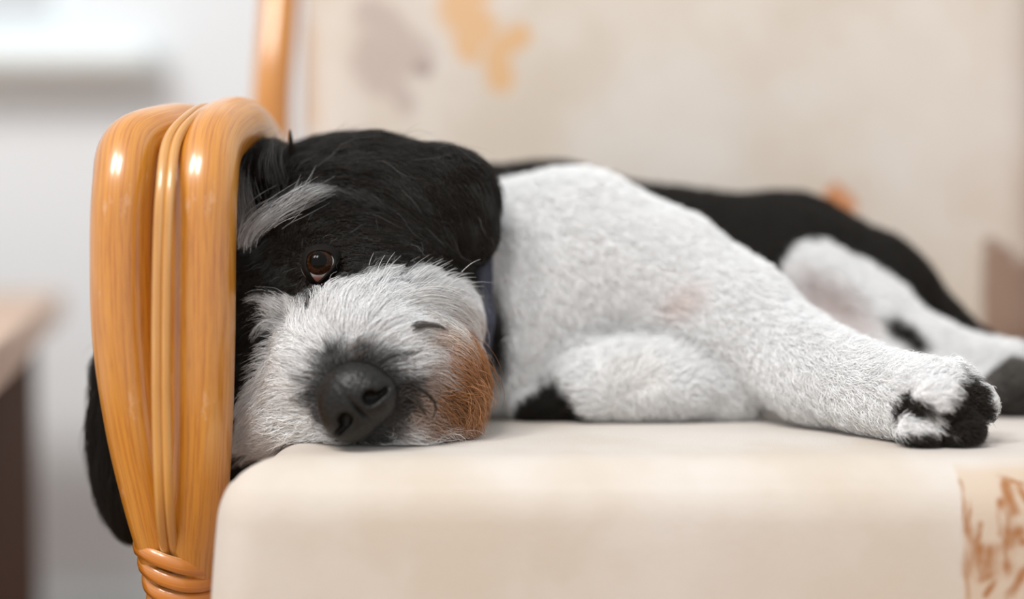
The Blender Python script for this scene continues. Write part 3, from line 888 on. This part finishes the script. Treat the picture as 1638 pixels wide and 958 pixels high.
def grow(roots, K, len_k=1.0, frizz=.10, clump=.6, guides=28, wave=.0, lenvar=.35):
    n_ = len(roots)
    d0, at_ = comb(roots)
    L = at_[:, 0] * len_k * (1 - lenvar * rng.random(n_))
    lift = at_[:, 1]; lay_ = at_[:, 2] * (0.15 + .85 * rng.random(n_))
    pts = np.empty((n_, K, 3)); pts[:, 0] = roots
    step = L / (K - 1)
    jit = rng.normal(0, 1, (n_, 3)) * frizz
    nr = grad(roots)
    d = d0
    for j in range(1, K):
        p = pts[:, j - 1]
        if j > 1 and j % 2 == 0 or K < 8:
            d, _ = comb(p)
        nn = grad(p) if j > 1 else nr
        tn = d - nn * (d * nn).sum(1)[:, None]
        # keep flowing across folds where the comb runs into the surface
        tn = tn / (np.linalg.norm(tn, axis=1)[:, None] + .15)
        s = trilin(p)
        t_ = j / (K - 1)
        want = lay_ * min(1, t_ * 2.2)
        up = np.clip((want - s) / np.maximum(step, 1e-5), -.55, .9) + lift * (1.0 if j == 1 else .45 * (1 - t_))
        v_ = tn + nn * up[:, None] + jit * (0.5 + t_)
        v_ /= np.linalg.norm(v_, axis=1)[:, None] + 1e-9
        pn = p + v_ * step[:, None]
        s2 = trilin(pn)
        push = np.maximum(.0006 - s2, 0)
        pn = pn + nn * push[:, None]
        pts[:, j] = pn
    # clumps
    if clump > 0:
        g = rng.choice(n_, max(4, n_ // guides), replace=False)
        kd = kdtree.KDTree(len(g))
        for i, gi in enumerate(g): kd.insert(roots[gi], i)
        kd.balance()
        near = np.fromiter((g[kd.find(r)[1]] for r in roots), int, n_)
        t_ = np.linspace(0, 1, K)[None, :, None]
        off_root = pts[:, :1] - pts[near][:, :1]
        target = pts[near] + off_root * (1 - .75 * t_)
        ratio = np.clip(L / L[near], 0, 1)[:, None, None]
        cs = (clump * (0.5 + rng.random(n_) * .7))[:, None, None]
        pts = pts + (target - pts) * np.clip(cs * t_ ** 1.2, 0, 1) * ratio
    if wave > 0:
        ph = rng.random((n_, 1, 3)) * 6.28
        t_ = np.linspace(0, 1, K)[None, :, None]
        pts = pts + np.sin(t_ * 7 + ph) * wave * t_ * L[:, None, None]
    # never through the cushion
    below = (pts[..., 2] < .0010) & (pts[..., 0] > XL + .055) & (pts[..., 1] > .842)
    pts[..., 2] = np.where(below, .0010, pts[..., 2])
    sdc = cushion_sd(pts[..., 0], pts[..., 1], pts[..., 2])
    side = (sdc < .001) & (pts[..., 0] <= XL + .055)
    pts[..., 0] = np.where(side, pts[..., 0] - (.001 - sdc), pts[..., 0])
    global CLUMP_TONE
    if clump > 0:
        tone = rng.random(n_); tone[:] = tone[near]
        CLUMP_TONE = tone
    else: CLUMP_TONE = rng.random(n_)
    return pts, L

def streak(c, tone, amount):
    """paints the sheen of dark hair as greyer locks"""
    dark = (c.mean(1) < .05)[:, None]
    return np.where(dark, c + amount * .0030 * (np.clip(tone - .5, 0, 1)[:, None] * 2) ** 2.2 * np.array([.92, 1, .96]) , c * (1 - .10 * tone[:, None]))

def eye_open(pts):
    """strands that would cover the open eye"""
    q = pts - EYE
    return ((np.hypot(q[..., 0] / .0100, (q[..., 2] + .0005) / .0115) < 1.0) & (q[..., 1] < .01) & (q[..., 1] > -.05)).any(1)

def hair(name, pts, rad, colors, parent, m, label=None):
    n_, K = pts.shape[:2]
    hc = bpy.data.hair_curves.new(name)
    hc.add_curves([K] * n_)
    v = (T(pts.reshape(-1, 3)) - base_of(parent)).astype(np.float32)
    hc.attributes['position'].data.foreach_set('vector', v.reshape(-1))
    ra = hc.attributes.get('radius') or hc.attributes.new('radius', 'FLOAT', 'POINT')
    t_ = np.linspace(0, 1, K)
    pr = (1 - .8 * t_ ** 1.5)
    r = (np.asarray(rad) * np.ones(n_))[:, None] * pr[None] * S
    ra.data.foreach_set('value', r.astype(np.float32).reshape(-1))
    ca = hc.attributes.new('fur_color', 'FLOAT_COLOR', 'CURVE')
    c = np.ones((n_, 4), np.float32); c[:, :3] = colors
    ca.data.foreach_set('color', c.reshape(-1))
    hc.materials.append(m)
    o = bpy.data.objects.new(name, hc)
    link(o, parent); o['kind'] = 'stuff'
    if label: o['label'] = label
    return o

m_fur, n, l, b = mat('dog_fur'); k = N(m_fur)
at = n.new('ShaderNodeAttribute'); at.attribute_name = 'fur_color'
inf = n.new('ShaderNodeHairInfo')
rnd = k.math('MULTIPLY_ADD', inf.outputs['Random'], .30, .85)
k.put(b.inputs['Base Color'], k.vec('SCALE', at.outputs['Color'], rnd))
b.inputs['Roughness'].default_value = 0.40
b.inputs['Specular IOR Level'].default_value = 0.30

def paint(roots, jitter=.05):
    c = coat_color(roots)
    return np.clip(c * (1 + rng.normal(0, jitter, (len(c), 1))), 0, .95)

# regions
HEADC = P(560, 430, .95)
d_head = np.linalg.norm((CEN - HEADC) / np.array([.105, .12, .105]), axis=1)
is_ear2 = CEN[:, 0] < P(372, 500, .97)[0]
nose_c = P(572, 640, .862)
near_nose = np.linalg.norm(CEN - nose_c, axis=1) < .0205
is_head = ((d_head < 1.05) | is_ear2 | ((CEN[:, 0] < P(470, 500, .97)[0]) & (CEN[:, 2] < .06)))
vis = np.clip(.25 - NRM[:, 1] * 1.2, .12, 1)            # sparser at the back of the body
w_head = is_head * vis * (~near_nose)
w_body = (~is_head) * vis * (CEN[:, 2] > .002)

# undercoat and long coat of the head
eye_d = np.linalg.norm(CEN - EYE, axis=1)
r1_ = sample(w_head, 85000)
p1, L1 = grow(r1_, 12, 1.0, frizz=.10, clump=.8, guides=80, wave=.035)
keep = ~eye_open(p1); p1, c1 = p1[keep], streak(paint(r1_[keep], .08), CLUMP_TONE[keep], 12)
hair('head_fur', p1, .00016, c1, dog, m_fur)
r1b = sample(w_head, 70000)
p1b, L = grow(r1b, 6, .38, frizz=.22, clump=.3, guides=14)
keep = ~eye_open(p1b); p1b = p1b[keep]
hair('undercoat', p1b, .00018, paint(r1b[keep], .08), dog, m_fur)
# body coat
r2_ = sample(w_body, 150000)
p2, L = grow(r2_, 6, 1.0, frizz=.30, clump=.55, guides=22, wave=.05)
hair('body_fur', p2, .00020, paint(r2_, .03), dog, m_fur)

# long stray hairs over the head, silvery in places
rs = sample(w_head * (CEN[:, 2] > .05), 420)
ps, L = grow(rs, 12, 1.15, frizz=.22, clump=0, wave=.05)
ps += (np.linspace(0, 1, 12) ** 1.4)[None, :, None] * grad(rs)[:, None, :] * .006
keep = ~eye_open(ps)
cs_ = paint(rs[keep], .1); cs_ = np.where(rng.random((len(cs_), 1)) < .4, cs_ * .3 + np.array([.12, .12, .115]), cs_)
hair('stray_hair', ps[keep], .00013, cs_, dog, m_fur)

# hand-laid locks: spike on the crown, brow hairs, the curled dark lock by the mouth
def lock(rows, count, spread, wid, col, K=12, taper=.8):
    base = catmull(np.array([P(*r) for r in rows]), 6)
    t0 = np.linspace(0, 1, len(base)); tt = np.linspace(0, 1, K)
    cur = np.stack([np.interp(tt, t0, base[:, i]) for i in range(3)], 1)
    out = []
    for _ in range(count):
        o0 = rng.normal(0, spread, 3); s_ = .7 + .35 * rng.random()
        st_ = .30 * rng.random(); tm = st_ + tt * (s_ - st_)
        cc = np.stack([np.interp(tm, tt, cur[:, i]) for i in range(3)], 1)
        out.append(cc + o0[None] * (1 - taper * tt[:, None]) + rng.normal(0, spread * .3, 3)[None] * tt[:, None])
    return np.array(out), np.tile(np.asarray(col, float), (count, 1)) * (.45 + .6 * rng.random((count, 1)))
LK = [lock([(470, 262, .955), (466, 235, .952), (464, 208, .950)], 90, .0013, 1, BLACK),
      lock([(440, 300, .935), (432, 255, .935), (444, 222, .95)], 120, .004, 1, (.04, .04, .038), taper=.4),
      lock([(392, 330, .935), (384, 285, .94), (396, 248, .95), (415, 232, .96)], 170, .0038, 1, (.19, .19, .185), taper=.3),
      lock([(400, 350, .93), (392, 310, .93), (392, 270, .94)], 60, .003, 1, (.20, .20, .20), taper=.4),
      lock([(394, 412, .930), (399, 378, .928), (425, 350, .925), (458, 330, .925)], 100, .0026, 1, (.80, .81, .82), taper=-.1),
      lock([(392, 392, .932), (398, 360, .930), (420, 338, .928), (455, 322, .928)], 34, .0028, 1, (.55, .56, .57), taper=-.3),
      lock([(420, 365, .928), (450, 338, .922), (480, 322, .922), (520, 300, .925)], 60, .0034, 1, (.55, .56, .57), taper=-.2),
      lock([(386, 312, .95), (392, 345, .938), (398, 385, .932)], 70, .0022, 1, (.42, .43, .44), taper=.1),
      lock([(440, 345, .925), (480, 312, .92), (515, 303, .925)], 40, .003, 1, (.55, .56, .57), taper=.0),
      lock([(470, 330, .925), (505, 308, .918), (535, 303, .925)], 30, .002, 1, (.45, .46, .46), taper=.0),
      lock([(455, 335, .925), (475, 312, .915), (490, 285, .92)], 14, .004, 1, (.45, .46, .46), taper=.0),
      lock([(397, 372, .93), (394, 395, .93), (402, 418, .93)], 90, .0022, 1, (.50, .50, .50), taper=.3),
      lock([(645, 610, .868), (680, 628, .862), (697, 650, .862), (692, 672, .866)], 26, .0009, 1, BLACK * 2),
      lock([(650, 630, .868), (672, 650, .862), (688, 672, .866)], 20, .0016, 1, BLACK * 4),
      lock([(655, 528, .878), (672, 520, .872), (700, 522, .874), (716, 530, .88)], 60, .0016, 1, (.13, .12, .11)),
      lock([(560, 568, .87), (582, 556, .866), (612, 545, .872)], 50, .004, 1, (.20, .15, .12), taper=.3),
      lock([(735, 560, .905), (765, 585, .905), (782, 625, .908), (776, 655, .91)], 50, .0035, 1, BROWN * .9, taper=-.2),
      lock([(725, 620, .90), (755, 650, .90), (765, 680, .905)], 50, .0035, 1, BROWN * .7, taper=-.2),
      lock([(600, 478, .900), (612, 450, .903), (628, 432, .91)], 50, .0040, 1, (.85, .85, .85), taper=-.3),
      lock([(650, 470, .905), (675, 446, .910), (705, 430, .92)], 60, .0042, 1, (.85, .85, .85), taper=-.3),
      lock([(700, 474, .92), (730, 454, .92), (756, 455, .93)], 60, .0042, 1, (.85, .85, .85), taper=-.3),
      lock([(555, 490, .898), (550, 462, .903), (560, 444, .91)], 40, .0038, 1, (.85, .85, .85), taper=-.3),
      lock([(620, 500, .888), (680, 478, .893), (735, 490, .91), (765, 525, .92)], 60, .0040, 1, (.82, .80, .78), taper=-.2),
      lock([(690, 650, .895), (720, 680, .893), (745, 696, .897)], 50, .0030, 1, BROWN * .8, taper=-.2)]
pl_ = np.vstack([a for a, c in LK]); cl_ = np.vstack([c for a, c in LK])
hair('lock', pl_, .00016, cl_, dog, m_fur)

# --- eye, eyelid
def sphere(c, r, seg=40, rings=24):
    V, Fc = [], []
    for i in range(rings + 1):
        th = math.pi * i / rings
        for j in range(seg):
            a = 2 * math.pi * j / seg
            V.append([math.sin(th) * math.cos(a), math.sin(th) * math.sin(a), math.cos(th)])
    for i in range(rings):
        for j in range(seg):
            j2 = (j + 1) % seg
            Fc.append((i * seg + j, (i + 1) * seg + j, (i + 1) * seg + j2, i * seg + j2))
    return np.array(V) * r + np.asarray(c), Fc
m_eye, n, l, b = mat('dog_eye'); k = N(m_eye)
ec = T(EYE) - BASES['dog']
gaze = np.array([.03, -1, .30]); gaze /= np.linalg.norm(gaze)
ER = .0122
q = k.vec('SUBTRACT', k.obj(), tuple(float(x) for x in ec))
q = k.vec('NORMALIZE', q)
cs = k.vec('DOT_PRODUCT', q, tuple(float(x) for x in gaze))
angd = k.math('ARCCOSINE', cs)
iris = k.mix(k.ramp(k.noise(q, 14, 3), .35, .7), srgb(34, 19, 12), srgb(62, 36, 20))
ccol = k.mix(k.ramp(angd, .40, .50), (.003, .0025, .002), iris)
ccol = k.mix(k.ramp(angd, .79, .86), ccol, srgb(196, 200, 198))
down = k.vec('DOT_PRODUCT', q, (0.0, 0.0, -1.0))
ccol = k.mix(k.math('MULTIPLY', k.ramp(down, .50, .66), .9), ccol, srgb(196, 128, 112))
k.put(b.inputs['Base Color'], ccol)
b.inputs['Roughness'].default_value = .5; b.inputs['Coat Weight'].default_value = .5; b.inputs['Coat Roughness'].default_value = .015; b.inputs['Coat IOR'].default_value = 1.35; b.inputs['Specular IOR Level'].default_value = .0
v, f = sphere(EYE, ER)
# the cornea bulges in the direction of the gaze
dv = (v - EYE) / ER; cg = dv @ gaze
v = v + dv * (np.clip((cg - .70) / .3, 0, 1) ** 1.3 * .0012)[:, None]
eye = mk('eye', v, f, m_eye, dog)
m_lid, n, l, b = mat('eyelid_skin'); k = N(m_lid)
k.put(b.inputs['Base Color'], k.mix(k.noise(k.obj(), 300, 2), (.007, .006, .005), (.012, .009, .008)))
b.inputs['Roughness'].default_value = .7; b.inputs['Specular IOR Level'].default_value = .12
lid = []
for (x_, y_) in eye_lid_px:
    p = P(x_, y_, .905)
    d = p - EYE; d[1] = 0; rr_ = math.hypot(d[0], d[2])
    dep = math.sqrt(max(ER ** 2 * 1.10 - min(rr_, ER * .98) ** 2, 0))
    lid.append((EYE[0] + d[0], EYE[1] - dep, EYE[2] + d[2], .0012))
lid = catmull(np.array(lid + lid[:1]), 5)[:-1]
V, Fc, U = [], [], []
cen = np.array([EYE[0], EYE[1], EYE[2]])
prof = [(-.0006, .0012), (-.0008, -.0002), (.0000, -.0009), (.0008, -.0006), (.0018, .0012), (.0040, .0060)]
for row in lid:
    p = row[:3]; o_ = p - cen; o_[1] = 0; o_ /= np.linalg.norm(o_)
    for (po, pd) in prof: V.append(p + o_ * po + np.array([0, pd, 0]))
M_ = len(lid); m_ = len(prof)
for j in range(M_):
    j2 = (j + 1) % M_
    for q_ in range(m_ - 1): Fc.append((j * m_ + q_, j2 * m_ + q_, j2 * m_ + q_ + 1, j * m_ + q_ + 1))
mk('eyelid', np.array(V), Fc, m_lid, dog)
# the other eye, on the side turned to the arm
v, f = sphere(P(415, 520, .935), ER * .9)
mk('eye', v, f, m_eye, dog)

# --- nose: its own finer field
m_nose, n, l, b = mat('nose_leather'); k = N(m_nose)
vo = n.new('ShaderNodeTexVoronoi'); vo.inputs['Scale'].default_value = 520; l.new(k.obj(), vo.inputs['Vector'])
k.put(b.inputs['Base Color'], k.mix(k.ramp(vo.outputs['Distance'], .0, .6), (.014, .014, .013), (.008, .007, .006)))
b.inputs['Roughness'].default_value = .40; b.inputs['Specular IOR Level'].default_value = .32
k.bump(k.math('SUBTRACT', 1, vo.outputs['Distance']), .5, .0006, b)
hn = .0009
cN = P(571, 642, .860)
gn = [np.arange(cN[i] - .036, cN[i] + .036, hn) for i in range(3)]
G = np.stack(np.meshgrid(*gn, indexing='ij'), -1)
RN = rot_of(0, -42, 0)
q = (G - cN) @ RN / 1.13                                        # local: x across the nose, z up the muzzle
def le(c, r): 
    d = (q - np.array(c)) / np.array(r); k0 = np.linalg.norm(d, axis=-1)
    return (k0 - 1) * min(r)
fN = smin(le((0, 0, .002), (.0215, .017, .0200)), le((-.009, -.003, -.004), (.0125, .0125, .0125)), .005)
fN = smin(fN, le((.009, -.003, -.004), (.0125, .0125, .0125)), .005)
for s_ in (-1, 1):
    fN = -smin(-fN, le((s_ * .0088, -.0155, -.003), (.0042, .0065, .0040)), .002)
    fN = -smin(-fN, le((s_ * .0150, -.0130, -.0055), (.0055, .0050, .0018)), .002)
fN = -smin(-fN, le((0, -.0170, -.010), (.0010, .004, .012)), .0018)
V, Q4 = surface_nets(fN, (gn[0][0], gn[1][0], gn[2][0]), hn)
mk('nose', V, Q4, m_nose, dog)

# --- claws of the stretched foreleg and collar
m_claw, n, l, b = mat('claw_horn'); k = N(m_claw)
k.put(b.inputs['Base Color'], k.mix(k.noise(k.obj(), 80, 2), (.02, .017, .015), (.06, .05, .045))); b.inputs['Roughness'].default_value = .3
for (x_, y_, D_) in ((1561, 622, .895), (1566, 664, .880), (1540, 700, .868)):
    c0 = P(x_ - 14, y_, D_); c1_ = P(x_ - 3, y_ + 3, D_ - .004); c2_ = P(x_ + 2, y_ + 12, D_ - .004)
    v, f, u = tube([(*c0, .0026), (*c1_, .0021), (*c2_, .0004)], 6, 10)
    mk('claw', v, f, m_claw, dog)
m_col, n, l, b = mat('collar_webbing'); k = N(m_col)
k.put(b.inputs['Base Color'], k.mix(k.noise(k.obj(), 500, 2), srgb(50, 52, 66), srgb(72, 74, 90))); b.inputs['Roughness'].default_value = .7
ca_ = P(700, 430, 1.03); axis = P(820, 440, 1.05) - P(640, 430, 1.03); axis /= np.linalg.norm(axis)
u1 = np.cross(axis, [0, 0, 1.0]); u1 /= np.linalg.norm(u1); u2 = np.cross(axis, u1)
cc = P(738, 448, 1.03); V, Fc = [], []
ang_ = np.linspace(0, 2 * math.pi, 96, endpoint=False)
for a in ang_:
    dr = math.cos(a) * u1 + math.sin(a) * u2
    lo, hi = 0.0, .13
    ts = np.linspace(.02, .12, 80); s_ = trilin(cc + ts[:, None] * dr)
    i = np.argmax(s_ > .003); rad_ = ts[i] if s_[i] > .003 else .08
    rad_ = min(rad_, .074)
    for (ax_, ro) in ((-.010, 0), (-.010, .003), (.010, .003), (.010, 0)): V.append(cc + dr * (rad_ + ro) + axis * ax_)
for j in range(96):
    j2 = (j + 1) % 96
    for q_ in range(4): Fc.append((j * 4 + q_, j2 * 4 + q_, j2 * 4 + (q_ + 1) % 4, j * 4 + (q_ + 1) % 4))
mk('collar', np.array(V), Fc, m_col, dog)
